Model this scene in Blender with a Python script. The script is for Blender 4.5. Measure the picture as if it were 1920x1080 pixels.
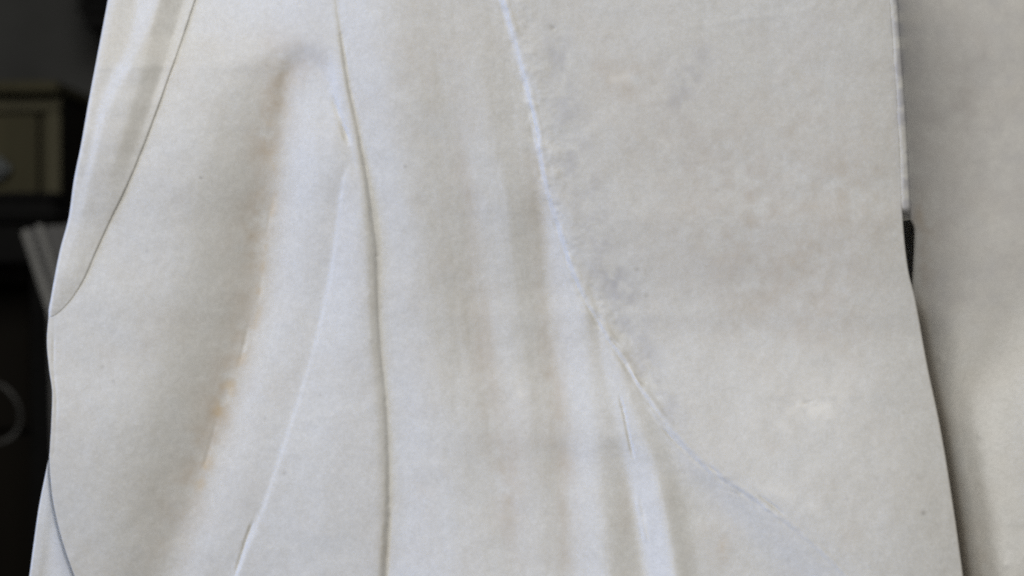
import bpy, math
import numpy as np
from mathutils import Vector

for o in list(bpy.data.objects):
    bpy.data.objects.remove(o)
SC = bpy.context.scene
COL = SC.collection

# ------------------------------------------------------------------ camera, world, lamps, exposure
S = 0.0005          # metres per photo pixel on the statue's front plane
D = 3.0             # camera distance to that plane
Z0 = 1.25           # height of the picture centre above the floor
cam_d = bpy.data.cameras.new('camera')
cam = bpy.data.objects.new('camera', cam_d)
COL.objects.link(cam)
cam.location = (0, -D, Z0)
cam.rotation_euler = (math.radians(90), 0, 0)
cam_d.sensor_width = 36
cam_d.lens = 36 * D / (1920 * S)
cam_d.clip_end = 200
cam_d.dof.use_dof = True
cam_d.dof.focus_distance = D
cam_d.dof.aperture_fstop = 4.5
SC.camera = cam

W = bpy.data.worlds.new('World')
SC.world = W
W.use_nodes = True
bg = W.node_tree.nodes['Background']
bg.inputs['Color'].default_value = (1.0, 0.98, 0.96, 1)
bg.inputs['Strength'].default_value = 0.085


def area(name, loc, target, sx, sy, power, col):
    l = bpy.data.lights.new(name, 'AREA')
    l.shape = 'RECTANGLE'
    l.size, l.size_y = sx, sy
    l.energy = power
    l.color = col
    o = bpy.data.objects.new(name, l)
    COL.objects.link(o)
    o.location = loc
    d = Vector(target) - Vector(loc)
    o.rotation_euler = d.to_track_quat('-Z', 'Y').to_euler()
    return o


area('window_light', (-4.6, -2.9, 2.9), (0, 0, 1.2), 2.0, 2.6, 82, (0.98, 0.98, 1.0))
area('side_window_light', (-4.6, -1.15, 0.95), (0, 0, 1.22), 1.6, 2.6, 118, (0.27, 0.46, 1.0))
area('front_light', (-0.5, -3.0, 3.3), (0, 0, 1.2), 2.4, 1.8, 92, (1.0, 0.97, 0.918))

SC.view_settings.view_transform = 'Standard'
SC.view_settings.look = 'None'
SC.view_settings.exposure = 0.0
SC.view_settings.gamma = 1.0
SC.cycles.use_denoising = False
SC.cycles.max_bounces = 8
SC.cycles.diffuse_bounces = 6
SC.cycles.filter_width = 2.2

# ------------------------------------------------------------------ helpers
RNG = np.random.default_rng(7)


def P(px, py, d):
    """photo pixel + depth towards the camera (in pixels of the front plane) -> metres"""
    dist = D - d * S
    k = S * dist / D
    return (px - 960) * k, -d * S, Z0 - (py - 540) * k


def ip(y, pts):
    """smooth 1-D interpolation of (y, value) pairs: monotone cubic"""
    a = np.array(pts, float)
    xs, vs = a[:, 0], a[:, 1]
    y = np.asarray(y, float)
    if len(xs) < 3:
        return np.interp(y, xs, vs)
    h = np.diff(xs)
    dl = np.diff(vs) / h
    m = np.zeros_like(vs)
    for i in range(1, len(xs) - 1):
        if dl[i - 1] * dl[i] > 0:
            w1, w2 = 2 * h[i] + h[i - 1], h[i] + 2 * h[i - 1]
            m[i] = (w1 + w2) / (w1 / dl[i - 1] + w2 / dl[i])
    m[0], m[-1] = dl[0], dl[-1]
    i = np.clip(np.searchsorted(xs, y) - 1, 0, len(xs) - 2)
    t = (y - xs[i]) / h[i]
    r = ((1 + 2 * t) * (1 - t) ** 2 * vs[i] + t * (1 - t) ** 2 * h[i] * m[i]
         + t * t * (3 - 2 * t) * vs[i + 1] + t * t * (t - 1) * h[i] * m[i + 1])
    r = np.where(y < xs[0], vs[0] + (y - xs[0]) * m[0], r)
    return np.where(y > xs[-1], vs[-1] + (y - xs[-1]) * m[-1], r)


def hold(y, pts):
    a = np.array(pts, float)
    return ip(np.clip(y, a[0, 0], a[-1, 0]), pts)


def hinge(x, w):
    """smoothed max(x, 0)"""
    return 0.5 * (x + np.sqrt(x * x + w * w))


def sstep(x, w):
    return 0.5 * (1 + np.tanh(x / w))


def dist_poly(x, y, pts):
    """distance to a polyline and position (0..1) along it"""
    best = np.full(x.shape, 1e9)
    bt = np.zeros(x.shape)
    pts = np.array(pts, float)
    n = len(pts) - 1
    for i in range(n):
        a, b = pts[i], pts[i + 1]
        v = b - a
        t = np.clip(((x - a[0]) * v[0] + (y - a[1]) * v[1]) / (v @ v), 0, 1)
        dd = np.hypot(x - a[0] - t * v[0], y - a[1] - t * v[1])
        k = dd < best
        best = np.where(k, dd, best)
        bt = np.where(k, (i + t) / n, bt)
    return best, bt


NOISE = {}


def noise(x, y, cell, seed=0):
    """smooth value noise, about -1..1, period far beyond the picture"""
    if seed not in NOISE:
        NOISE[seed] = np.random.default_rng(100 + seed).uniform(-1, 1, (512, 512))
    T = NOISE[seed]
    gx, gy = x / cell + 200.3, y / cell + 200.7
    ix, iy = np.floor(gx).astype(int), np.floor(gy).astype(int)
    fx, fy = gx - ix, gy - iy
    fx, fy = fx * fx * fx * (fx * (6 * fx - 15) + 10), fy * fy * fy * (fy * (6 * fy - 15) + 10)
    g = lambda a, b: T[(iy + b) % 512, (ix + a) % 512]
    return ((g(0, 0) * (1 - fx) + g(1, 0) * fx) * (1 - fy) + (g(0, 1) * (1 - fx) + g(1, 1) * fx) * fy)


def fbm(x, y, cell, seed=0, octs=3):
    r, a = 0, 1
    for k in range(octs):
        r = r + a * noise(x, y, cell, seed + k)
        cell, a = cell * 0.47, a * 0.55
    return r


def root(name, loc=(0, 0, 0), label=None, cat=None, group=None):
    o = bpy.data.objects.new(name, None)
    COL.objects.link(o)
    o.location = loc
    o.empty_display_size = 0.05
    if label:
        o['label'] = label
    if cat:
        o['category'] = cat
    if group:
        o['group'] = group
    return o


def link(name, me, m, parent=None):
    me.name = name
    o = bpy.data.objects.new(name, me)
    COL.objects.link(o)
    if m:
        me.materials.append(m)
    if parent:
        o.parent = parent
        o.location = -parent.location
    return o


def grid_mesh(name, V, m, parent, N=None, attrs=None):
    """V: rows x cols x 3 -> smooth mesh, with optional normals and per-vertex floats"""
    r, c = V.shape[:2]
    me = bpy.data.meshes.new(name)
    idx = np.arange(r * c).reshape(r, c)
    f = np.stack([idx[:-1, :-1], idx[1:, :-1], idx[1:, 1:], idx[:-1, 1:]], -1).reshape(-1, 4)
    me.vertices.add(r * c)
    me.vertices.foreach_set('co', V.reshape(-1).astype(np.float32))
    me.loops.add(f.size)
    me.loops.foreach_set('vertex_index', f.reshape(-1).astype(np.int32))
    me.polygons.add(len(f))
    me.polygons.foreach_set('loop_start', np.arange(0, f.size, 4, dtype=np.int32))
    me.polygons.foreach_set('use_smooth', np.ones(len(f), bool))
    me.update(calc_edges=True)
    for k, a in (attrs or {}).items():
        at = me.attributes.new(k, 'FLOAT', 'POINT')
        at.data.foreach_set('value', np.asarray(a, np.float32).reshape(-1))
    if N is not None:
        me.normals_split_custom_set_from_vertices(N.reshape(-1, 3))
    return link(name, me, m, parent)


def grid_normals(V):
    du = np.gradient(V, axis=1)
    dv = np.gradient(V, axis=0)
    n = np.cross(dv, du)
    n /= np.linalg.norm(n, axis=-1, keepdims=True) + 1e-12
    return n


# ------------------------------------------------------------------ materials
def nodes(name):
    m = bpy.data.materials.new(name)
    m.use_nodes = True
    nt = m.node_tree
    return m, nt, nt.nodes['Principled BSDF']


def mixc(nt, fac, a, b, blend='MIX'):
    n = nt.nodes.new('ShaderNodeMix')
    n.data_type = 'RGBA'
    n.blend_type = blend
    for sock, v in ((n.inputs[0], fac), (n.inputs[6], a), (n.inputs[7], b)):
        if hasattr(v, 'is_linked'):
            nt.links.new(v, sock)
        elif isinstance(v, tuple):
            sock.default_value = (*v, 1)
        else:
            sock.default_value = v
    return n.outputs[2]


def tex(nt, co, scale, detail=4, rough=0.55, dist=0.0):
    n = nt.nodes.new('ShaderNodeTexNoise')
    n.inputs['Scale'].default_value = scale
    n.inputs['Detail'].default_value = detail
    n.inputs['Roughness'].default_value = rough
    n.inputs['Distortion'].default_value = dist
    nt.links.new(co, n.inputs['Vector'])
    return n.outputs['Fac']


def ramp(nt, v, a, b, lo=0.0, hi=1.0):
    n = nt.nodes.new('ShaderNodeMapRange')
    n.inputs[1].default_value, n.inputs[2].default_value = a, b
    n.inputs[3].default_value, n.inputs[4].default_value = lo, hi
    nt.links.new(v, n.inputs[0])
    return n.outputs[0]


def marble(name, base=(0.728, 0.728, 0.706)):
    m, nt, p = nodes(name)
    geo = nt.nodes.new('ShaderNodeNewGeometry')
    co = geo.outputs['Position']

    def attr(k):
        a = nt.nodes.new('ShaderNodeAttribute')
        a.attribute_name = k
        return a.outputs['Fac']
    c = mixc(nt, ramp(nt, tex(nt, co, 9, 3), 0.35, 0.65), base, (base[0] * 0.975, base[1] * 0.965, base[2] * 0.95))
    c = mixc(nt, ramp(nt, tex(nt, co, 24, 4), 0.5, 0.75, 0, 0.55), c, (base[0] * 0.95, base[1] * 0.96, base[2] * 0.98))
    # mottled crystal grain
    c = mixc(nt, ramp(nt, tex(nt, co, 190, 3, 0.7), 0.30, 0.62, 0, 1), c,
             mixc(nt, 1.0, c, (0.915, 0.915, 0.91), 'MULTIPLY'))
    c = mixc(nt, ramp(nt, tex(nt, co, 75, 5, 0.65), 0.38, 0.66, 0, 1), c,
             mixc(nt, 1.0, c, (0.965, 0.96, 0.95), 'MULTIPLY'))
    c = mixc(nt, ramp(nt, tex(nt, co, 460, 2, 0.6), 0.4, 0.6, 0, 1), c,
             mixc(nt, 1.0, c, (0.945, 0.945, 0.945), 'MULTIPLY'))
    c = mixc(nt, attr('vein_shade'), c, (0.47, 0.475, 0.50))
    c = mixc(nt, attr('patina_shade'), c, (0.50, 0.425, 0.335))
    c = mixc(nt, attr('ochre'), c, (0.60, 0.45, 0.25))
    c = mixc(nt, attr('pale'), c, (0.88, 0.86, 0.80))
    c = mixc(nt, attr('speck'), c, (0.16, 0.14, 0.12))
    nt.links.new(c, p.inputs['Base Color'])
    p.inputs['Roughness'].default_value = 0.52
    p.inputs['Specular IOR Level'].default_value = 0.3
    bp = nt.nodes.new('ShaderNodeBump')
    bp.inputs['Strength'].default_value = 0.12
    bp.inputs['Distance'].default_value = 0.001
    nt.links.new(tex(nt, co, 260, 4, 0.6), bp.inputs['Height'])
    nt.links.new(bp.outputs['Normal'], p.inputs['Normal'])
    return m


def plain(name, col, rough=0.7, scale=30, amt=0.35, stretch=None, metal=0.0):
    m, nt, p = nodes(name)
    tc = nt.nodes.new('ShaderNodeNewGeometry').outputs['Position']
    if stretch:
        mp = nt.nodes.new('ShaderNodeMapping')
        mp.inputs['Scale'].default_value = stretch
        nt.links.new(tc, mp.inputs['Vector'])
        tc = mp.outputs['Vector']
    c = mixc(nt, ramp(nt, tex(nt, tc, scale, 5), 0.3, 0.7), col, tuple(v * (1 - amt) for v in col))
    nt.links.new(c, p.inputs['Base Color'])
    p.inputs['Roughness'].default_value = rough
    p.inputs['Metallic'].default_value = metal
    p.inputs['Specular IOR Level'].default_value = 0.12
    bp = nt.nodes.new('ShaderNodeBump')
    bp.inputs['Strength'].default_value = 0.2
    bp.inputs['Distance'].default_value = 0.004
    nt.links.new(tex(nt, tc, scale * 3, 3), bp.inputs['Height'])
    nt.links.new(bp.outputs['Normal'], p.inputs['Normal'])
    return m


MARBLE = marble('weathered_marble')

# ------------------------------------------------------------------ the statue
statue = root('marble_statue', (0.0, 0.15, Z0 - 0.72),
              'weathered cream white marble statue with deep hanging robe folds, cropped close', 'statue')

Y0, Y1 = -170, 1250

# outlines and creases of the carving, as (y, x)
XL = [(-170, 350), (0, 335), (135, 288), (270, 240), (405, 180), (540, 118), (597, 91), (640, 88), (690, 92),
      (740, 98), (800, 96), (860, 93), (920, 97), (980, 108), (1030, 122), (1080, 140), (1250, 215)]
XR = [(-170, 1660), (0, 1670), (200, 1684), (330, 1690), (410, 1693), (500, 1702), (560, 1716), (680, 1738),
      (810, 1765), (945, 1787), (1080, 1806), (1250, 1826)]
CC = [(-170, 622), (0, 630), (60, 638), (157, 653), (232, 669), (302, 682), (340, 689), (400, 698), (480, 706),
      (560, 708), (650, 713), (750, 723), (850, 727), (945, 729), (1000, 728), (1080, 724), (1250, 715)]
DD = [(-170, 612), (0, 616), (100, 615), (180, 626), (230, 642), (270, 655), (292, 657), (340, 643), (470, 626),
      (560, 610), (650, 589), (750, 560), (850, 527), (945, 496), (1080, 440), (1250, 365)]
HH = [(-170, 905), (0, 945), (100, 975), (170, 993), (250, 1008), (300, 1018), (360, 1031), (420, 1051), (500, 1076),
      (560, 1104), (620, 1139), (680, 1179), (740, 1216), (800, 1260), (870, 1325), (920, 1400), (970, 1470),
      (1030, 1540), (1080, 1588), (1180, 1660), (1250, 1700)]
BB = [(-170, 590), (0, 575), (95, 547), (200, 531), (330, 517), (420, 501), (540, 488), (660, 455), (760, 425),
      (900, 378), (1000, 345), (1080, 320), (1250, 265)]

# rails: x(y), rounding, slope of the facet to the right (+ faces left, - faces right)
RAILS = [
    ([(0, 515), (100, 440), (300, 395), (540, 350), (675, 320), (810, 265), (945, 225), (1080, 195)], 75,
     [(0, .03), (60, -.02), (130, -.26), (300, -.36), (700, -.36), (1080, -.28)]),
    (BB, [(0, 60), (95, 30), (200, 28), (330, 26), (800, 26), (950, 30), (1080, 40)],
     [(0, .02), (80, .0), (150, .22), (300, .38), (650, .36), (900, .3), (1080, .24)]),
    ([(0, 604), (150, 592), (300, 606), (400, 588), (540, 560), (675, 512), (810, 468), (945, 430), (1080, 380)], 32,
     [(0, .0), (150, .0), (240, .0), (330, .02), (420, .06), (675, .04), (810, .0), (1080, .0)]),
    ([(0, 616), (100, 615), (180, 626), (230, 642), (270, 655), (350, 668), (1080, 672)], [(0, 14), (120, 8), (240, 4), (1080, 4)],
     [(0, .06), (80, .12), (130, .42), (245, .47), (420, .06), (675, .04), (810, .0), (1080, .0)]),
    ([(0, 676), (180, 668), (260, 661), (292, 655), (340, 643), (470, 626), (560, 610), (650, 589), (750, 560), (850, 527), (945, 496), (1080, 440), (1250, 365)], 4,
     [(0, .06), (80, .12), (130, .42), (245, .47), (330, .46), (450, .36), (600, .28), (700, .16), (850, .08), (1080, .05)]),
    ([(0, 624), (130, 638), (260, 663), (300, 668), (400, 670), (540, 668), (675, 650), (810, 635), (945, 610), (1080, 580)], 22,
     [(0, -.05), (150, -.1), (300, .1), (540, .14), (700, .05), (810, -.02), (1080, -.06)]),
    ([(y, x - float(np.interp(y, [150, 450], [9, 17]))) for y, x in CC], 8,
     [(0, -.12), (150, -.25), (300, -.3), (500, -.35), (800, -.3), (1080, -.25)]),
    (CC, 4,
     [(0, .16), (135, .24), (300, .24), (540, .2), (800, .1), (1080, .06)]),
    ([(0, 715), (135, 722), (270, 738), (405, 770), (540, 800), (675, 815), (810, 850), (945, 880), (1080, 888)], 55,
     [(0, -.14), (135, -.17), (405, -.19), (540, -.22), (800, -.2), (1080, -.2)]),
    ([(0, 825), (135, 838), (270, 858), (405, 878), (540, 897), (675, 917), (810, 942), (945, 952), (1080, 968)], [(0, 22), (450, 24), (800, 36), (1080, 40)],
     [(0, -.07), (135, -.02), (270, .06), (405, .12), (540, .16), (1080, .15)]),
    ([(0, 880), (135, 905), (270, 928), (405, 952), (540, 957), (675, 972), (810, 992), (945, 1005), (1080, 1015)], [(0, 18), (450, 20), (800, 30), (1080, 34)],
     [(0, -.12), (270, -.17), (540, -.23), (1080, -.2)]),
    ([(0, 936), (135, 974), (250, 997), (405, 1019), (540, 1026), (675, 1040), (810, 1062), (945, 1066), (1080, 1080)],
     [(0, 8), (405, 10), (540, 18), (1080, 28)],
     [(0, .34), (250, .36), (405, .42), (540, .36), (675, .3), (1080, .3)]),
    ([(0, 953), (135, 993), (250, 1016), (360, 1040), (420, 1064), (540, 1090), (600, 1100), (675, 1106), (810, 1118), (945, 1128), (1080, 1140)],
     [(0, 8), (420, 10), (600, 12), (1080, 18)],
     [(0, -.05), (420, -.04), (540, -.1), (600, -.24), (675, -.14), (810, -.1), (945, -.26), (1080, -.3)]),
    ([(0, 975), (135, 1010), (250, 1035), (400, 1075), (540, 1112), (675, 1130), (810, 1160), (945, 1186), (1080, 1208)], 8,
     [(0, 0), (450, 0), (560, .2), (675, .24), (810, .2), (860, .3), (945, .42), (1080, .46)]),
    ([(0, 990), (400, 1095), (540, 1124), (620, 1140), (675, 1158), (750, 1180), (810, 1203), (860, 1222), (945, 1242), (1080, 1265)], 9,
     [(0, 0), (480, 0), (600, -.16), (750, -.2), (860, -.2), (945, -.34), (1080, -.36)]),
    ([(0, 1005), (400, 1110), (540, 1135), (620, 1154), (700, 1186), (800, 1238), (870, 1265), (945, 1285), (1080, 1308)], 14,
     [(0, 0), (560, 0), (700, .14), (860, .12), (945, -.02), (1080, -.06)]),
    ([(0, 1010), (400, 1115), (540, 1140), (620, 1160), (700, 1192), (800, 1250), (870, 1290), (945, 1345), (1000, 1400), (1080, 1462)], [(0, 22), (800, 22), (1000, 40), (1080, 50)],
     [(0, 0), (560, 0), (700, .14), (860, .24), (945, .24), (1080, .25)]),
    (HH, [(0, 8), (700, 8), (850, 16), (950, 36), (1080, 50)],
     [(0, -.03), (300, -.02), (600, .0), (1080, .0)]),
    ([(y, x - 75) for y, x in XR], 50, [(0, -.12), (1080, -.1)]),
]
BASE_SLOPE = [(0, .14), (300, .10), (600, .04), (1080, .0)]

# fine carving: polyline, height (- cut, + proud), half width, fade at the ends
MARKS = [
    ([(640, 66), (653, 157), (669, 232), (689, 340), (706, 480)], -1.8, 4.0),
    ([(706, 480), (708, 560), (714, 650), (723, 750), (723, 752)], -0.8, 4.0),
    ([(723, 750), (726, 800), (728, 860), (729, 900), (729, 945)], -2.0, 4.0),
    ([(729, 930), (727, 1000), (722, 1080), (715, 1240)], -5, 6),
    ([(622, 175), (634, 215), (647, 250), (655, 275)], -4, 5),
    ([(1160, 735), (1172, 785), (1181, 830), (1190, 868)], -3.0, 2.4),
    ([(1240, 800), (1262, 825), (1290, 852)], -3.0, 2.2),
    ([(1318, 862), (1338, 880), (1356, 896)], -4.0, 2.6),
    ([(1312, 868), (1332, 886), (1350, 904)], 1.8, 3),
    ([(1422, 928), (1445, 945), (1472, 967)], -3.0, 2.6),
    ([(1415, 935), (1440, 955), (1466, 975)], 1.6, 3),
    ([(1100, 556), (1125, 596), (1150, 640), (1171, 662)], -2.2, 2.4),
    ([(1176, 682), (1190, 706), (1208, 736)], 2.6, 2.6),
    ([(1190, 700), (1203, 715), (1212, 722)], -2.4, 2.6),
    ([(1205, 745), (1232, 782), (1250, 800)], 1.4, 4),
    ([(1194, 930), (1202, 975), (1212, 1020)], 2.2, 3),
    ([(948, 0), (976, 92), (990, 150), (1010, 240), (1018, 295), (1030, 355)], 2.2, 4),
    ([(992, 190), (1002, 235), (1012, 275)], -2.5, 2.5),
    ([(482, 955), (462, 1010), (442, 1075), (425, 1130)], -3.0, 3.0),
    ([(512, 372), (503, 420), (499, 445)], -0.7, 4),
    ([(492, 500), (489, 545), (482, 572)], -1.0, 4),
    ([(466, 600), (460, 640), (447, 690)], -1.0, 4),
    ([(410, 775), (395, 830), (380, 885)], -0.9, 4),
    ([(101, 600), (100, 690), (106, 750), (104, 820), (101, 850)], -0.7, 3.0),
    ([(1500, 760), (1525, 752), (1548, 756)], -1.2, 3),
    ([(1033, 47), (1040, 57)], -3, 3),
    ([(1370, 920), (1380, 928)], -3, 3),
    ([(1240, 30), (1300, 50), (1395, 35), (1500, 22), (1530, 8)], 0.35, 6),
]


KS = 1.25
I_C = 7            # index of the central crease among the rails


def facets(x, y, rails, s0, xa):
    """piecewise facets with rounded ridges and valleys, depth 0 at x = xa"""
    d = s0 * (x - xa)
    s_prev = s0
    for i, (xs, w, sl) in enumerate(rails):
        w_ = w if not isinstance(w, list) else hold(y, w)
        s = hold(y, sl) * KS
        xr = ip(y, xs)
        if len(rails) > 8 and xs is not HH:      # pleats wander a little
            xr = xr + 3 * noise(y * 0 + 260 * i, y, 230, 70)
        d = d + (s - s_prev) * (hinge(x - xr, w_) - hinge(xa - xr, w_))
        s_prev = s
    return d, s_prev


YD = np.linspace(-400, 1500, 951)
_dl = facets(ip(YD, CC), YD, RAILS[:I_C], hold(YD, BASE_SLOPE) * KS, ip(YD, BB))[0]
_g = np.exp(-0.5 * (np.arange(-150, 151) / 75.0) ** 2)
DL_SLOW = np.convolve(np.pad(_dl, 150, mode='edge'), _g / _g.sum(), 'valid')
DL_FAST = _dl - DL_SLOW


def slow_fast(v):
    sl = np.convolve(np.pad(v, 150, mode='edge'), _g / _g.sum(), 'valid')
    return sl, v - sl


DR_SLOW, DR_FAST = slow_fast(facets(ip(YD, HH), YD, RAILS[I_C + 1:], hold(YD, RAILS[I_C][2]) * KS, ip(YD, CC))[0])
DR_MEAN = float(np.mean(DR_SLOW[150:800]))


def robe_field(x, y):
    xc, xb = ip(y, CC), ip(y, BB)
    dl, sl = facets(np.minimum(x, xc), y, RAILS[:I_C], hold(y, BASE_SLOPE) * KS, xb)
    dl = dl - np.interp(y, YD, DL_SLOW)
    dl = dl - np.interp(y, YD, DL_FAST) * np.clip((np.minimum(x, xc) - xb + 60) / (xc - xb + 60), 0, 1)
    xs, w, s0 = RAILS[I_C]
    dr, _ = facets(np.maximum(x, xc), y, RAILS[I_C + 1:], hold(y, s0) * KS, xc)
    xh = ip(y, HH)
    dr = dr - np.interp(y, YD, DR_FAST + 0.9 * (DR_SLOW - DR_MEAN)) * np.clip((np.maximum(x, xc) - xc) / (xh - xc), 0, 1)
    d = dl + dr
    # the tapering fold stands proud of the broad fold to its left ...
    dx = x - ip(y, DD)
    d = d + hold(y, [(0, 0), (300, 0), (340, 2.5), (450, 2.5), (700, 2.2), (1080, 3.5)]) * sstep(dx, 4.0) * (1 - sstep(x - ip(y, CC), 40))
    # ... and overhangs the pleats to its right
    d = d - hold(y, [(0, 3), (150, 5), (260, 5), (320, 7), (480, 6), (600, 4), (700, 4), (850, 5.5), (1080, 5)]) * (
        sstep(x - ip(y, CC), 5.0) - 0.9 * sstep(x - ip(y, CC) - 48, 26))
    # edge of the cloth drawn over the thigh
    dh = x - ip(y, HH)
    d = d + hold(y, [(0, 1.8), (350, 1.8), (480, .8), (600, .5), (800, .8), (1080, .2)]) * sstep(dh, 4.0)
    hx = np.gradient(ip(YD, HH), YD)
    ph = dh / np.sqrt(1 + np.interp(y, YD, hx) ** 2)
    d = d + np.exp(-((ph + 1) / 5.5) ** 2) * hold(y, [(0, .8), (300, 1.1), (450, 2.0), (600, 2.0), (760, 1.7), (900, 1.5), (1080, 1.1)]) * (1 + 0.6 * noise(x, y, 16, 41)) - np.exp(-((ph + 9) / 4) ** 2) * hold(y, [(0, .5), (600, 1), (800, .9), (1080, .15)]) * (1 + 0.8 * noise(x, y, 20, 42))
    d = d + np.exp(-((ph - 12) / 34) ** 2) * hold(y, [(0, .8), (650, .8), (800, .35), (900, .2), (1080, .1)]) * (0.55 * noise(x, y, 8, 43) + 1.0 * noise(x, y, 19, 44) + 1.0 * noise(x, y, 48, 45))
    # rounded head of the hollow
    re = np.sqrt(((x - 572) / 50.0) ** 2 + (np.minimum(y - 190, 0) / 92.0) ** 2)
    d = d - 7 * sstep(1 - re, 0.22) * (1 - sstep(y - 230, 80))
    # slow roll from top to bottom: the lower thigh comes forward and looks up a little
    d = d + 40 * np.exp(-((x - 1560) / 420.0) ** 2) * sstep(y - 700, 200)
    d = d + 0.03 * hinge(y - 640, 120) + 0.22 * (hinge(y - 610, 90) * sstep(x - 760, 220))
    d = d - 0.16 * hinge(330 - y, 130) * (1 - sstep(x - 560, 120))
    # hand-cut unevenness
    d = d + 1.8 * noise(x * .8 + y * .6, y * .8 - x * .6, 170, 1) + 0.9 * noise(x * .7 - y * .7, y * .7 + x * .7, 74, 2) + 0.42 * noise(x, y, 31, 3) + 0.16 * noise(x, y, 13, 4)
    # faint vertical tool strokes in the pleats
    pl = sstep(x - 800, 30) * (1 - sstep(x - 1060, 20))
    d = d + pl * 0.25 * noise(x - 0.12 * y, y * 0.12, 14, 6)
    for pts, hgt, w in MARKS:
        dd, t = dist_poly(x, y, pts)
        e = np.clip(np.minimum(t, 1 - t) * 5, 0, 1) if len(pts) < 5 else 1
        br = 0.75 + 0.5 * noise(x, y, 22, 9) + 0.45 * noise(x, y, 90, 10)
        d = d + hgt * br * e * np.exp(-(dd / w) ** 2)
    return d


def rim(x, xl, xr, rl, rr):
    t = np.clip(1 - (x - xl) / rl, 0, 1)
    a = rl * (1 - np.sqrt(1 - np.minimum(t, 0.999) ** 2))
    t = np.clip(1 - (xr - x) / rr, 0, 1)
    return a + rr * (1 - np.sqrt(1 - np.minimum(t, 0.999) ** 2))


def blob(x, y, cx, cy, rx, ry, rot=0):
    c, s = math.cos(rot), math.sin(rot)
    u = ((x - cx) * c + (y - cy) * s) / rx
    v = (-(x - cx) * s + (y - cy) * c) / ry
    return np.exp(-(u * u + v * v))


def line_mask(x, y, pts, w):
    dd, t = dist_poly(x, y, pts)
    return np.exp(-(dd / w) ** 2)


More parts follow.
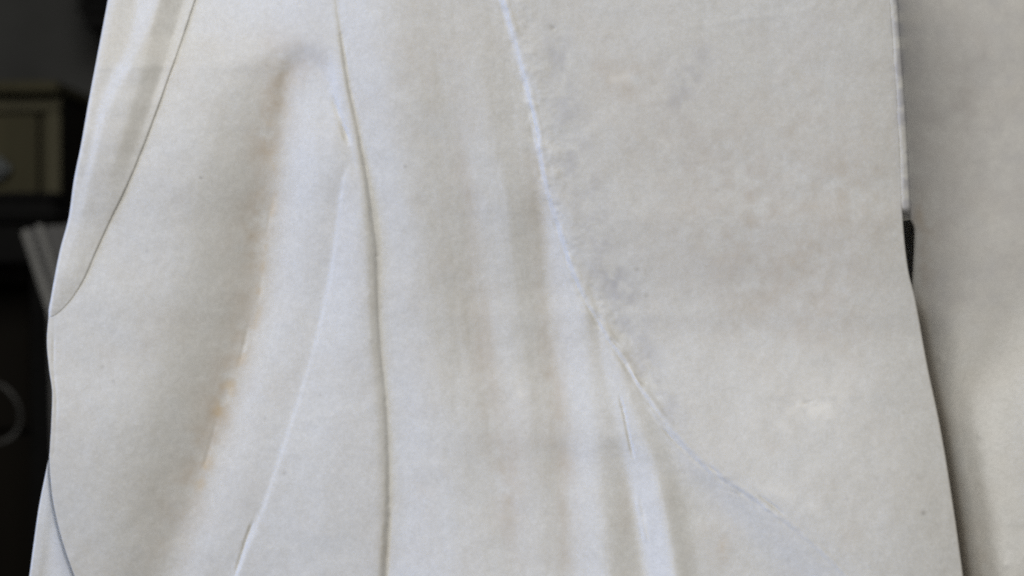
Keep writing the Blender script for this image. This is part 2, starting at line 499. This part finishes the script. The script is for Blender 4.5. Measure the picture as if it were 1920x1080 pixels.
def stains_shade(x, y):
    n1, n2, n3 = fbm(x, y, 60, 20), fbm(x, y, 24, 24), fbm(x - 0.1 * y, y * 0.2, 24, 28)
    br = np.clip(0.55 + 0.6 * n2, 0, 1)
    pat_shade = 0.06 * np.clip(0.2 + n1, 0, 1)
    for cx, cy, rx, ry, rot, a in [
            (1150, 130, 60, 70, 0, .30), (1090, 25, 20, 40, 0, .30), (1170, 145, 30, 30, 0, .25), (1250, 260, 28, 30, 0, .16),
            (552, 125, 40, 34, 0, .36), (598, 120, 26, 18, 0, .2), (527, 185, 24, 40, 0, .34), (490, 260, 40, 50, 0, .22), (470, 440, 45, 90, .1, .20),
            (860, 430, 60, 120, 0, .10), (850, 250, 50, 160, 0, .14), (790, 90, 60, 110, 0, .18), (905, 700, 26, 190, -.08, .26),
            (955, 920, 26, 90, 0, .40), (1030, 660, 18, 160, -.1, .30), (1062, 930, 20, 150, -.05, .34),
            (1000, 860, 60, 120, 0, .16), (1350, 1000, 36, 60, 0, .30), (1355, 1040, 12, 30, 0, .2), (1175, 960, 16, 110, -.06, .22),
            (1595, 1010, 20, 22, 0, .28), (1450, 832, 12, 16, 0, .36), (1560, 630, 110, 50, .3, .16), (1500, 430, 180, 170, 0, .36), (1300, 330, 170, 220, 0, .2), (1560, 180, 120, 160, 0, .12), (1420, 560, 160, 90, 0, .14),
            (1620, 330, 60, 120, 0, .12), (420, 760, 40, 110, .35, .22), (330, 1000, 45, 110, .3, .24), (720, 1040, 12, 50, 0, .45),
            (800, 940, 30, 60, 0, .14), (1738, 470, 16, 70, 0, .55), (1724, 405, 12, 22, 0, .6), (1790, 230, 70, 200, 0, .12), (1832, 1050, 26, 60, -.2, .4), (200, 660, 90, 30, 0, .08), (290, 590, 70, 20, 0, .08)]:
        pat_shade = pat_shade + a * blob(x, y, cx, cy, rx, ry, rot) * (0.55 + 0.4 * n2 + 0.12 * n3)
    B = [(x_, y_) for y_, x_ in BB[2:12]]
    pat_shade = pat_shade + 0.40 * line_mask(x + 18, y, B, 36) * (0.6 + 0.4 * n2) * sstep(950 - y, 60)  # brown staining plus painted shade down the hollow's left side
    for pts in ([(872, 300), (890, 500), (915, 680), (938, 800), (950, 940), (966, 1120)], [(1005, 300), (1022, 500), (1038, 680), (1058, 810), (1064, 940), (1080, 1120)]):
        pat_shade = pat_shade + 0.17 * line_mask(x + 5 * n2, y, pts, 22) * np.clip(0.55 + 0.6 * n3, 0, 1.2)
    blk = sstep(x - ip(y, XR) - 20, 6) * (1 - sstep(y + 0.4 * (x - 1830) - 610, 40))  # painted shade: upper part of the side mass darkened in colour
    pat_shade = pat_shade + 0.08 * blk
    pat_shade = pat_shade + 0.5 * sstep(x - ip(y, XR) + 1, 3) * (1 - sstep(x - ip(y, XR) - 14, 8)) * sstep(y - 560, 30)  # painted contact shade on the side mass along the robe edge
    och = np.zeros_like(x)
    for pts, w, a in [([(514, 362), (512, 385), (504, 410)], 6, .5), ([(497, 450), (493, 510), (487, 548)], 4, .35),
                      ([(488, 575), (466, 650), (450, 690)], 6, .30), ([(432, 722), (424, 745), (412, 775)], 9, .55),
                      ([(395, 850), (380, 895), (376, 910)], 8, .55), ([(505, 240), (514, 330)], 9, .2),
                      ([(633, 218), (645, 252)], 5, .1), ([(1355, 1020), (1357, 1045)], 6, .2)]:
        och = och + 0.8 * a * line_mask(x + 3 * n2, y, pts, w * 1.3) * np.clip(0.35 + 1.1 * noise(x, y, 17, 60) + 0.5 * n2, 0, 1)
    vein_shade = 0.44 * blk * (0.8 + 0.3 * n2)  # painted grey shade on the side mass; natural veins are added below
    for pts, w, a in [([(1040, 60), (1052, 160), (1075, 240), (1085, 320), (1110, 400), (1130, 480), (1170, 560), (1190, 620), (1230, 720), (1260, 790)], 28, .55),
                      ([(1325, 100), (1290, 150), (1262, 190)], 22, .42), ([(1290, 190), (1300, 300), (1420, 340)], 60, .12),
                      ([(1370, 480), (1420, 470)], 70, .12), ([(1150, 520), (1185, 590)], 12, .25),
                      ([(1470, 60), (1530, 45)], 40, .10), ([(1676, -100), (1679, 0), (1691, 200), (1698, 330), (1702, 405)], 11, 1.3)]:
        vein_shade = vein_shade + a * line_mask(x, y, pts, w) * np.clip(0.55 + 0.75 * n2, 0, 1)
    pale = np.zeros_like(x)
    for pts, w, a in [([(1500, 760), (1525, 768), (1555, 765)], 16, .35), ([(1470, 750), (1560, 735)], 60, .22), ([(1500, 850), (1650, 900)], 110, .14),
                      ([(1148, 148), (1175, 142)], 9, .4), ([(516, 375), (513, 392)], 6, .2), ([(493, 520), (491, 555)], 6, .2),
                      ([(432, 730), (425, 752)], 5, .35), ([(965, 690), (975, 740)], 8, .3), ([(1020, 265), (1032, 275)], 5, .4),
                      ([(1178, 685), (1208, 735)], 3.5, .5), ([(1215, 742), (1245, 790)], 4, .3), ([(1332, 880), (1352, 902)], 4, .45),
                      ([(1420, 940), (1468, 976)], 4, .4), ([(1205, 960), (1214, 1010)], 4, .4), ([(1240, 265), (1252, 272)], 7, .4),
                      ([(1075, 500), (1110, 560), (1160, 640)], 6, .25), ([(1400, 910), (1460, 920), (1540, 960)], 12, .2)]:
        pale = pale + a * line_mask(x, y, pts, w) * np.clip(0.7 + 0.6 * n2, 0, 1)
    sp = np.zeros_like(x)
    for cx, cy, r, a in [(376, 333, 3.0, .7), (760, 312, 3.2, .6), (1731, 962, 4.5, .6), (1035, 52, 5, .5), (1380, 924, 4.5, .5),
                         (275, 470, 3, .4), (213, 715, 3.5, .4), (192, 688, 3.5, .4), (533, 887, 4, .4), (600, 740, 3, .35),
                         (1194, 505, 4.5, .45), (1212, 555, 4, .35), (1344, 357, 4, .3), (497, 784, 3, .35), (1588, 936, 3, .35),
                         (500, 122, 3, .35), (1385, 1045, 3.5, .3), (716, 575, 4, .3), (697, 640, 4, .3)]:
        sp = sp + a * np.exp(-((x - cx) ** 2 + (y - cy) ** 2) / (r * r))
    g = np.random.default_rng(31)
    for k in range(160):
        cx, cy = g.uniform(90, 2050), g.uniform(-100, 1200)
        r = g.uniform(1.5, 3.0)
        m = (np.abs(x - cx) < 12) & (np.abs(y - cy) < 12)
        sp[m] += g.uniform(.05, .16) * np.exp(-((x[m] - cx) ** 2 + (y[m] - cy) ** 2) / (r * r))
    cl = lambda a: np.clip(a, 0, 0.9)
    return dict(patina_shade=cl(pat_shade), ochre=cl(och), vein_shade=cl(vein_shade), pale=cl(pale), speck=cl(sp * 0.6))


NR = 640
ys = np.linspace(Y0, Y1, NR)


def seg(a, b, n, ea=False, eb=False):
    """column parameter between two outlines, denser towards a rounded outer edge"""
    t = np.linspace(0, 1, n)
    if ea:
        t = t ** 1.6
    if eb:
        t = 1 - (1 - t) ** 1.6
    return a[:, None] * (1 - t) + b[:, None] * t


def back_cols(V, side, depth, under=0.0):
    """close a sheet: walls running back from its outer column"""
    e = V[:, 0] if side < 0 else V[:, -1]
    wid = V[:, -1, 0] - V[:, 0, 0]
    out = []
    for k, (inw, dy) in enumerate(((0.0006, 0.004), (0.003, 0.02), (0.008, 0.06), (0.02, 0.14), (0.05, depth))):
        c = e.copy()
        c[:, 0] -= side * np.minimum(inw + under * dy, wid * 0.4)
        c[:, 1] += dy
        out.append(c)
    return out


def cap(o, v):
    """close the top and bottom ends of a part with flat stone"""
    yb = v[..., 1].max()
    for e in (v[0], v[-1]):
        f = np.concatenate([e[::4] if len(e) > 40 else e, e[-1:]], 0)
        b = f.copy()
        b[:, 1] = yb
        m = len(f)
        me = bpy.data.meshes.new('cut_face')
        me.from_pydata([tuple(p) for p in f] + [tuple(p) for p in b], [],
                       [(i, i + 1, m + i + 1, m + i) for i in range(m - 1)])
        c = link('cut_face', me, MARBLE)
        c.parent = o


def build_sheet(names_cols, field, parent, rl, rr, depth=0.3, sides=(True, True), under=0.0):
    """names_cols: list of (name, x columns); neighbouring sheets share their border column"""
    X = np.concatenate([c if i == 0 else c[:, 1:] for i, (_, c) in enumerate(names_cols)], axis=1)
    Y = np.repeat(ys[:, None], X.shape[1], 1)
    d = field(X, Y) - rim(X, X[:, :1], X[:, -1:], rl, rr)
    V = np.stack(P(X, Y, d), -1)
    N = grid_normals(V)
    st = stains_shade(X, Y)
    i0 = 0
    objs = []
    for i, (nm, c) in enumerate(names_cols):
        i1 = i0 + c.shape[1] - 1
        v, n = V[:, i0:i1 + 1], N[:, i0:i1 + 1]
        at = {k: a[:, i0:i1 + 1] for k, a in st.items()}
        if i == 0 and sides[0]:
            b = back_cols(V, -1, depth, under)[::-1]
            k = len(b)
            v = np.concatenate([np.stack(b, 1), v], 1)
            nb = np.repeat(np.array([[[-1.0, 0, 0]]]), v.shape[0], 0).repeat(k, 1)
            n = np.concatenate([nb, n], 1)
            at = {q: np.concatenate([np.repeat(a[:, :1], k, 1), a], 1) for q, a in at.items()}
        if i == len(names_cols) - 1 and sides[1]:
            b = back_cols(V, 1, depth)
            k = len(b)
            v = np.concatenate([v, np.stack(b, 1)], 1)
            nb = np.repeat(np.array([[[1.0, 0, 0]]]), v.shape[0], 0).repeat(k, 1)
            n = np.concatenate([n, nb], 1)
            at = {q: np.concatenate([a, np.repeat(a[:, -1:], k, 1)], 1) for q, a in at.items()}
        objs.append(grid_mesh(nm, v, MARBLE, parent, n, at))
        cap(objs[-1], v)
        i0 = i1
    return objs


xl, xr, xc, xd, xh = (ip(ys, q) for q in (XL, XR, CC, DD, HH))
xd = np.minimum(xd, xc - 5)
robe = build_sheet([('broad_fold', seg(xl, xd, 270, ea=True)), ('tapering_fold', seg(xd, xc, 90)),
                    ('hanging_pleats', seg(xc, xh, 260)), ('thigh_drapery', seg(xh, xr, 260, eb=True))],
                   robe_field, statue, 1.0, 3)
robe[0]['label'] = 'broad smooth marble fold with a brown stained, shaded hollow'
robe[1]['label'] = 'narrow marble fold that widens downwards'
robe[2]['label'] = 'vertical marble pleats with brown streaks'
robe[3]['label'] = 'wide smooth marble cloth stretched over the thigh'

# --- the mantle edge at the left, lying over the robe
ML = [(-170, 232), (0, 202), (95, 184), (190, 166), (270, 152), (340, 138), (405, 129), (470, 112), (520, 102), (560, 95), (585, 91), (597, 91), (1250, 91)]
MA = [(-170, 422), (0, 367), (95, 335), (135, 321), (270, 272), (340, 243), (405, 212), (470, 182), (540, 150), (575, 124), (592, 104), (597, 94), (1250, 94)]
MR = [
    ([(0, 216), (135, 186), (270, 160), (405, 134), (600, 90)], 5, [(0, -.12), (270, -.10), (405, .1), (600, 0)]),
    ([(0, 258), (60, 247), (135, 215), (200, 186), (270, 172), (405, 139), (600, 91)], 6, [(0, .34), (135, .42), (270, .4), (405, .22), (600, 0)]),
    ([(0, 298), (60, 275), (135, 238), (200, 204), (270, 184), (405, 152), (600, 92)], 6, [(0, -.26), (60, -.05), (135, -.04), (270, -.03), (405, -.05), (600, -.05)]),
    ([(0, 300), (60, 284), (135, 266), (270, 226), (405, 185), (600, 93)], 8, [(0, -.34), (135, -.34), (270, -.3), (405, -.1), (600, -.1)]),
    ([(0, 345), (135, 304), (270, 256), (405, 200), (600, 94)], 5, [(0, .1), (135, .14), (270, -.1), (405, -.15), (600, -.1)]),
]


def mantle_field(x, y):
    s_prev = hold(y, [(0, .3), (270, .2), (600, .1)])
    xa = ip(y, MA)
    d = s_prev * (x - xa)
    for xs, w, sl in MR:
        s, xr_ = hold(y, sl) * 1.25, ip(y, xs)
        d = d + (s - s_prev) * (hinge(x - xr_, w) - hinge(xa - xr_, w))
        s_prev = s
    base = robe_field(xa, y)
    return base + d + hold(y, [(-170, 3.5), (0, 3.5), (270, 3), (480, 2), (597, 0.5)]) * (1 + 0.6 * noise(x * 0, y, 45, 50)) + 0.5 * noise(x, y, 60, 12) + 0.2 * noise(x, y, 17, 13)


NRS = NR
ys_all = ys
ys = np.linspace(Y0, 596, 420)
mant = build_sheet([('mantle_edge', seg(ip(ys, ML), ip(ys, MA), 110))], mantle_field, statue, 6, 5, 0.25)
mant[0]['label'] = 'thin layered edge of the marble mantle'

# --- lower hem showing behind the broad fold
UL = [(780, 110), (850, 93), (880, 87), (950, 73), (1020, 63), (1080, 55), (1250, 30)]
UR = [(780, 150), (860, 125), (980, 150), (1080, 190), (1250, 270)]


def under_field(x, y):
    u = x - ip(y, UL)
    d = -24 - 26 * sstep(x - ip(y, XL) + 2, 2) + 0.02 * u - 0.3 * hinge(u - 16, 5) + 0.35 * hinge(u - 30, 6) + 0.4 * noise(x, y, 40, 14)
    return d


ys = np.linspace(780, Y1, 200)
und = build_sheet([('lower_hem', seg(ip(ys, UL), ip(ys, UR), 60))], under_field, statue, 3, 4, 0.2)

# --- the mass of marble behind at the right, with the bridge that joins it to the robe
XB = [(-170, 1640), (0, 1650), (385, 1676), (404, 1690), (414, 1707), (432, 1714), (470, 1713), (510, 1711), (545, 1709), (580, 1706), (680, 1716), (810, 1742), (945, 1762), (1080, 1780), (1250, 1800)]


DR_EDGE = robe_field(ip(YD, XR) - 25, YD)


def side_field(x, y):
    yy = y + 0.45 * (np.minimum(x, 1960) - 1830)
    dr = np.interp(y, YD, DR_EDGE)
    d = dr - 55 - 1.05 * (hinge(735 - yy, 45) - hinge(480 - yy, 60)) - 0.18 * hinge(480 - yy, 60)
    e = x - ip(y, XR)
    low = sstep(y - 600, 50)
    d = d - low * (1.0 * 1.35 * hinge(64 - e, 24) + 2.2 * hinge(11 - e, 6)) 
    d = d + 0.05 * hinge(x - 1850, 30)
    d = d + 3 * noise(x, y, 120, 15) + 1.0 * noise(x, y, 45, 16) + 0.4 * noise(x, y, 19, 17)
    for cx, cy, r, a in ((1764, 672, 7, 3), (1836, 817, 5, 2.2), (1884, 1060, 6, 2), (1790, 650, 40, -3), (1890, 1070, 40, 3)):
        d = d + a * np.exp(-((x - cx) ** 2 + (y - cy) ** 2) / (r * r))
    return d


ys = np.linspace(Y0, Y1, 420)
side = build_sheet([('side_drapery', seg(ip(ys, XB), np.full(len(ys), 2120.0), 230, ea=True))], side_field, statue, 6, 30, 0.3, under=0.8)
side[0]['label'] = 'shaded smooth marble mass set back behind the robe'

BR = [(-170, 1674), (0, 1684), (120, 1692), (200, 1698), (330, 1705), (420, 1709)]


def bridge_field(x, y):
    e = x - ip(y, XR)
    d0 = robe_field(ip(y, XR) - 7, y) - 2.4 + 0.24 * hinge(e + 8, 2)
    d = d0 - 0.7 * hinge(e - 4, 5) - 30 * (1 - np.sqrt(1 - np.clip((y - 388) / 24.5, 0, 0.999) ** 2)) - 0.03 * hinge(y - 385, 6) * (y - 385)
    return d + 0.5 * noise(x, y, 26, 18) + 0.25 * noise(x, y, 9, 19)


ys = np.linspace(Y0, 412, 330)
brg = build_sheet([('joining_strut', seg(ip(ys, XR) - 8, ip(ys, BR), 50))], bridge_field, statue, 2, 5, 0.28)
brg[0]['label'] = 'rough uncut strip of marble joining robe and side mass'


def core_field(x, y):
    return -700 + 3 * noise(x, y, 90, 21)


ys = np.linspace(Y0, Y1, 60)
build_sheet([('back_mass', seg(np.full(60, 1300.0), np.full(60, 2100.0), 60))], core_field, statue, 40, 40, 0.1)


# ------------------------------------------------------------------ the dim room behind
def box_mesh(name, lo, hi, m, parent=None, bev=0.004, rot=None):
    import bmesh
    bm = bmesh.new()
    bmesh.ops.create_cube(bm, size=1)
    c = [(a + b) / 2 for a, b in zip(lo, hi)]
    s = [abs(b - a) for a, b in zip(lo, hi)]
    for v in bm.verts:
        v.co = Vector((v.co.x * s[0], v.co.y * s[1], v.co.z * s[2]))
    if bev:
        bmesh.ops.bevel(bm, geom=bm.edges[:], offset=min(bev, min(s) * 0.3), segments=2, affect='EDGES')
    me = bpy.data.meshes.new(name)
    bm.to_mesh(me)
    bm.free()
    o = link(name, me, m, parent)
    off = parent.location if parent else Vector((0, 0, 0))
    o.location = Vector(c) - off
    if rot:
        o.rotation_euler = rot
    return o


def at(px, py, back):
    x, y, z = P(px, py, -back / S)
    return Vector((x, y, z))


def tag(o, label, cat):
    o['label'], o['category'] = label, cat
    return o


M_wall = plain('dark_plaster', (0.105, 0.107, 0.104), 0.9, 6, 0.3)
M_floor = plain('dark_floor', (0.010, 0.009, 0.007), 0.8, 8, 0.3)
M_olive = plain('olive_wood', (0.135, 0.125, 0.08), 0.6, 18, 0.35, (1, 1, 0.12))
M_olive2 = plain('olive_panel', (0.105, 0.096, 0.056), 0.65, 18, 0.35, (1, 1, 0.12))
M_brown = plain('brown_wall', (0.075, 0.066, 0.058), 0.85, 10, 0.25)
M_black = plain('black_paint', (0.003, 0.003, 0.003), 0.55, 20, 0.3)
M_dkbr = plain('dark_brown_wood', (0.010, 0.0075, 0.004), 0.6, 14, 0.35, (1, 1, 0.15))
M_grey = plain('grey_board', (0.30, 0.30, 0.29), 0.55, 12, 0.15)
M_grey2 = plain('darker_grey_metal', (0.19, 0.19, 0.19), 0.5, 12, 0.2)
M_steel = plain('dull_steel', (0.11, 0.12, 0.122), 0.5, 30, 0.2, None, 0.6)
M_cable = plain('grey_rubber', (0.14, 0.14, 0.135), 0.6, 60, 0.2)

BK = 2.6                                   # how far the cabinet front stands behind the statue
fl = box_mesh('floor', (-6, -6, -0.3), (6, 6, 0.0), M_floor, bev=0)
fl['kind'] = 'structure'
wl = box_mesh('back_wall', (-5, 3.35, 0.0), (5, 3.6, 3.4), M_wall, bev=0)
wl['kind'] = 'structure'

sw = box_mesh('light_block_wall', (-1.75, 0.75, 0.0), (-1.5, 3.345, 3.4), M_wall, bev=0)  # unseen wall, added to keep the left lamps off the room behind
sw['kind'] = 'structure'

# wooden cabinet
q = lambda px, py, b=BK: at(px, py, b)
a, b = q(-260, 176), q(112, 900)
cab = root('wooden_cabinet', (a.x, BK, 0.0), 'dim olive wooden cabinet with framed front behind the statue', 'cabinet')
x0, x1, zt = a.x, b.x, a.z
st_w = q(112, 0).x - q(88, 0).x
rl_h = q(0, 172).z - q(0, 205).z
box_mesh('carcass', (x0 + .004, BK + .03, 0.004), (x1 - .004, BK + .5, zt - .004), M_dkbr, cab)
z_low = q(0, 440).z
box_mesh('stile', (x1 - st_w, BK, z_low), (x1, BK + .028, zt - rl_h), M_olive, cab)
box_mesh('stile', (x0, BK, z_low), (x0 + st_w, BK + .028, zt - rl_h), M_olive, cab)
box_mesh('top_rail', (x0, BK - .003, zt - rl_h), (x1, BK + .028, zt), M_olive, cab)
box_mesh('cornice', (x0 - .01, BK - .05, zt), (x1 + .004, BK + .5, zt + .02), M_olive2, cab)
dm = q(72, 0).x
box_mesh('door_panel', (x0 + st_w, BK + .012, z_low), (dm - .004, BK + .028, zt - rl_h - .002), M_olive2, cab)
box_mesh('door_panel', (dm + .004, BK + .012, z_low), (x1 - st_w - .001, BK + .028, zt - rl_h - .002), M_olive2, cab)
hk = q(6, 312, BK)
h = box_mesh('handle', (hk.x - .035, BK - .03, hk.z - .022), (hk.x + .014, BK + .010, hk.z + .016), M_steel, cab, bev=0.012)
# lower dark doors of the cabinet
zb = q(0, 500).z
box_mesh('ledge', (x0, BK - .02, zb - .03), (q(44, 0).x, BK + .028, zb), M_brown, cab)
box_mesh('lower_door', (x0, BK + .004, q(0, 806).z), (q(56, 0).x, BK + .028, zb - .034), M_dkbr, cab)

pl_ = box_mesh('brown_pilaster', (q(116, 0, 3.2).x, 3.2, 0), (q(330, 0, 3.2).x, 3.345, q(0, 184, 3.2).z), M_brown)
tag(pl_, 'low brown wall block beside the olive cabinet', 'wall')

# black box on a shelf in front of the cabinet
bx_ = root('black_equipment_case', (q(40, 415, 2.35).x, 2.35, q(0, 420, 2.35).z), 'black flat case in front of the cabinet, above the leaning board', 'case')
e0, e1 = q(-220, 374, 2.35), q(104, 414, 2.35)
box_mesh('body', (e0.x, 2.35, e1.z), (e1.x, 2.577, e0.z), M_black, bx_, 0.008)
box_mesh('lid', (e0.x - .004, 2.345, e0.z + .001), (e1.x + .004, 2.555, e0.z + .012), M_black, bx_, 0.004)
e2 = q(78, 492, 2.4)
box_mesh('base', (e0.x + .02, 2.38, e2.z), (e2.x, 2.55, e1.z - .001), M_black, bx_, 0.004)

# black rail high up at the right of the strip of room
hb = root('dark_wall_box', (q(170, 20, 3.1).x, 3.1, q(0, 30, 3.1).z), 'black slatted box high on the wall close to the statue edge', 'box')
for k, (py0, py1, pxl) in enumerate(((-120, -2, 140), (2, 22, 141), (25, 50, 152))):
    c0, c1 = q(pxl, py0, 3.1), q(330, py1, 3.1)
    box_mesh('slat' if k else 'housing', (c0.x, 3.1 + .01 * k, c1.z), (c1.x, 3.345, c0.z), M_black, hb, 0.006)

# leaning board
import bmesh


def prism(name, pts, back, thick, m, parent, lean=0.0):
    """solid board from a front outline, leaning back with height"""
    bm = bmesh.new()
    w = [at(x, y, back) for x, y in pts]
    zmin = min(p.z for p in w)
    f = [bm.verts.new((p.x, back + lean * (p.z - zmin), p.z)) for p in w]
    g = [bm.verts.new((p.x, back + thick + lean * (p.z - zmin), p.z)) for p in w]
    n = len(f)
    bm.faces.new(f)
    bm.faces.new(g[::-1])
    for i in range(n):
        bm.faces.new((f[i], g[i], g[(i + 1) % n], f[(i + 1) % n]))
    bmesh.ops.recalc_face_normals(bm, faces=bm.faces[:])
    bmesh.ops.bevel(bm, geom=bm.edges[:], offset=0.003, segments=2, affect='EDGES')
    me = bpy.data.meshes.new(name)
    bm.to_mesh(me)
    bm.free()
    return link(name, me, m, parent)


lb = root('leaning_board', (q(120, 700, 2.0).x, 2.0, q(0, 700, 2.0).z), 'pale grey board leaning at a slant beside the statue', 'board')
prism('face', [(38, 433), (52, 427), (589, 2030), (563, 2030)], 2.0, 0.03, M_grey, lb)
prism('groove', [(53, 428), (64, 424), (608, 2030), (591, 2030)], 2.012, 0.02, M_grey2, lb)
prism('edge_strip', [(65, 423), (77, 418), (630, 2030), (610, 2030)], 2.0, 0.03, M_grey, lb)
gs = tag(prism('grey_panel', [(84, 424), (150, 420), (170, 1940), (130, 1940)], 2.2, 0.03, M_grey2, None), 'dark grey sheet standing behind the slanted board', 'panel')

# dark post and chest below
tag(box_mesh('black_post', (q(58, 0, 2.3).x, 2.3, 0.0), (q(300, 0, 2.3).x, 2.36, q(0, 492, 2.3).z), M_black), 'black upright panel between cabinet and statue', 'panel')

# cable loop
path = []
for t in np.linspace(-2.2, 2.25, 48):
    p = at(-12 + 50 * math.cos(t), 775 + 56 * math.sin(t), 2.2)
    path.append(Vector((p.x, 2.2 + 0.02 * math.sin(t * 2), p.z)))
bm = bmesh.new()
rings = []
for i, p in enumerate(path):
    tg = (path[min(i + 1, len(path) - 1)] - path[max(i - 1, 0)]).normalized()
    u = tg.cross(Vector((0, 1, 0))).normalized()
    w = tg.cross(u)
    rings.append([bm.verts.new(p + 0.0030 * (math.cos(a) * u + math.sin(a) * w)) for a in np.linspace(0, 2 * math.pi, 9)[:-1]])
for r0, r1 in zip(rings[:-1], rings[1:]):
    for k in range(8):
        bm.faces.new((r0[k], r0[(k + 1) % 8], r1[(k + 1) % 8], r1[k])).smooth = True
bm.faces.new(rings[0][::-1])
bm.faces.new(rings[-1])
me = bpy.data.meshes.new('hanging_cable')
bm.to_mesh(me)
bm.free()
co = link('hanging_cable', me, M_cable)
tag(co, 'thin grey cable hanging in a loop in the dark', 'cable')
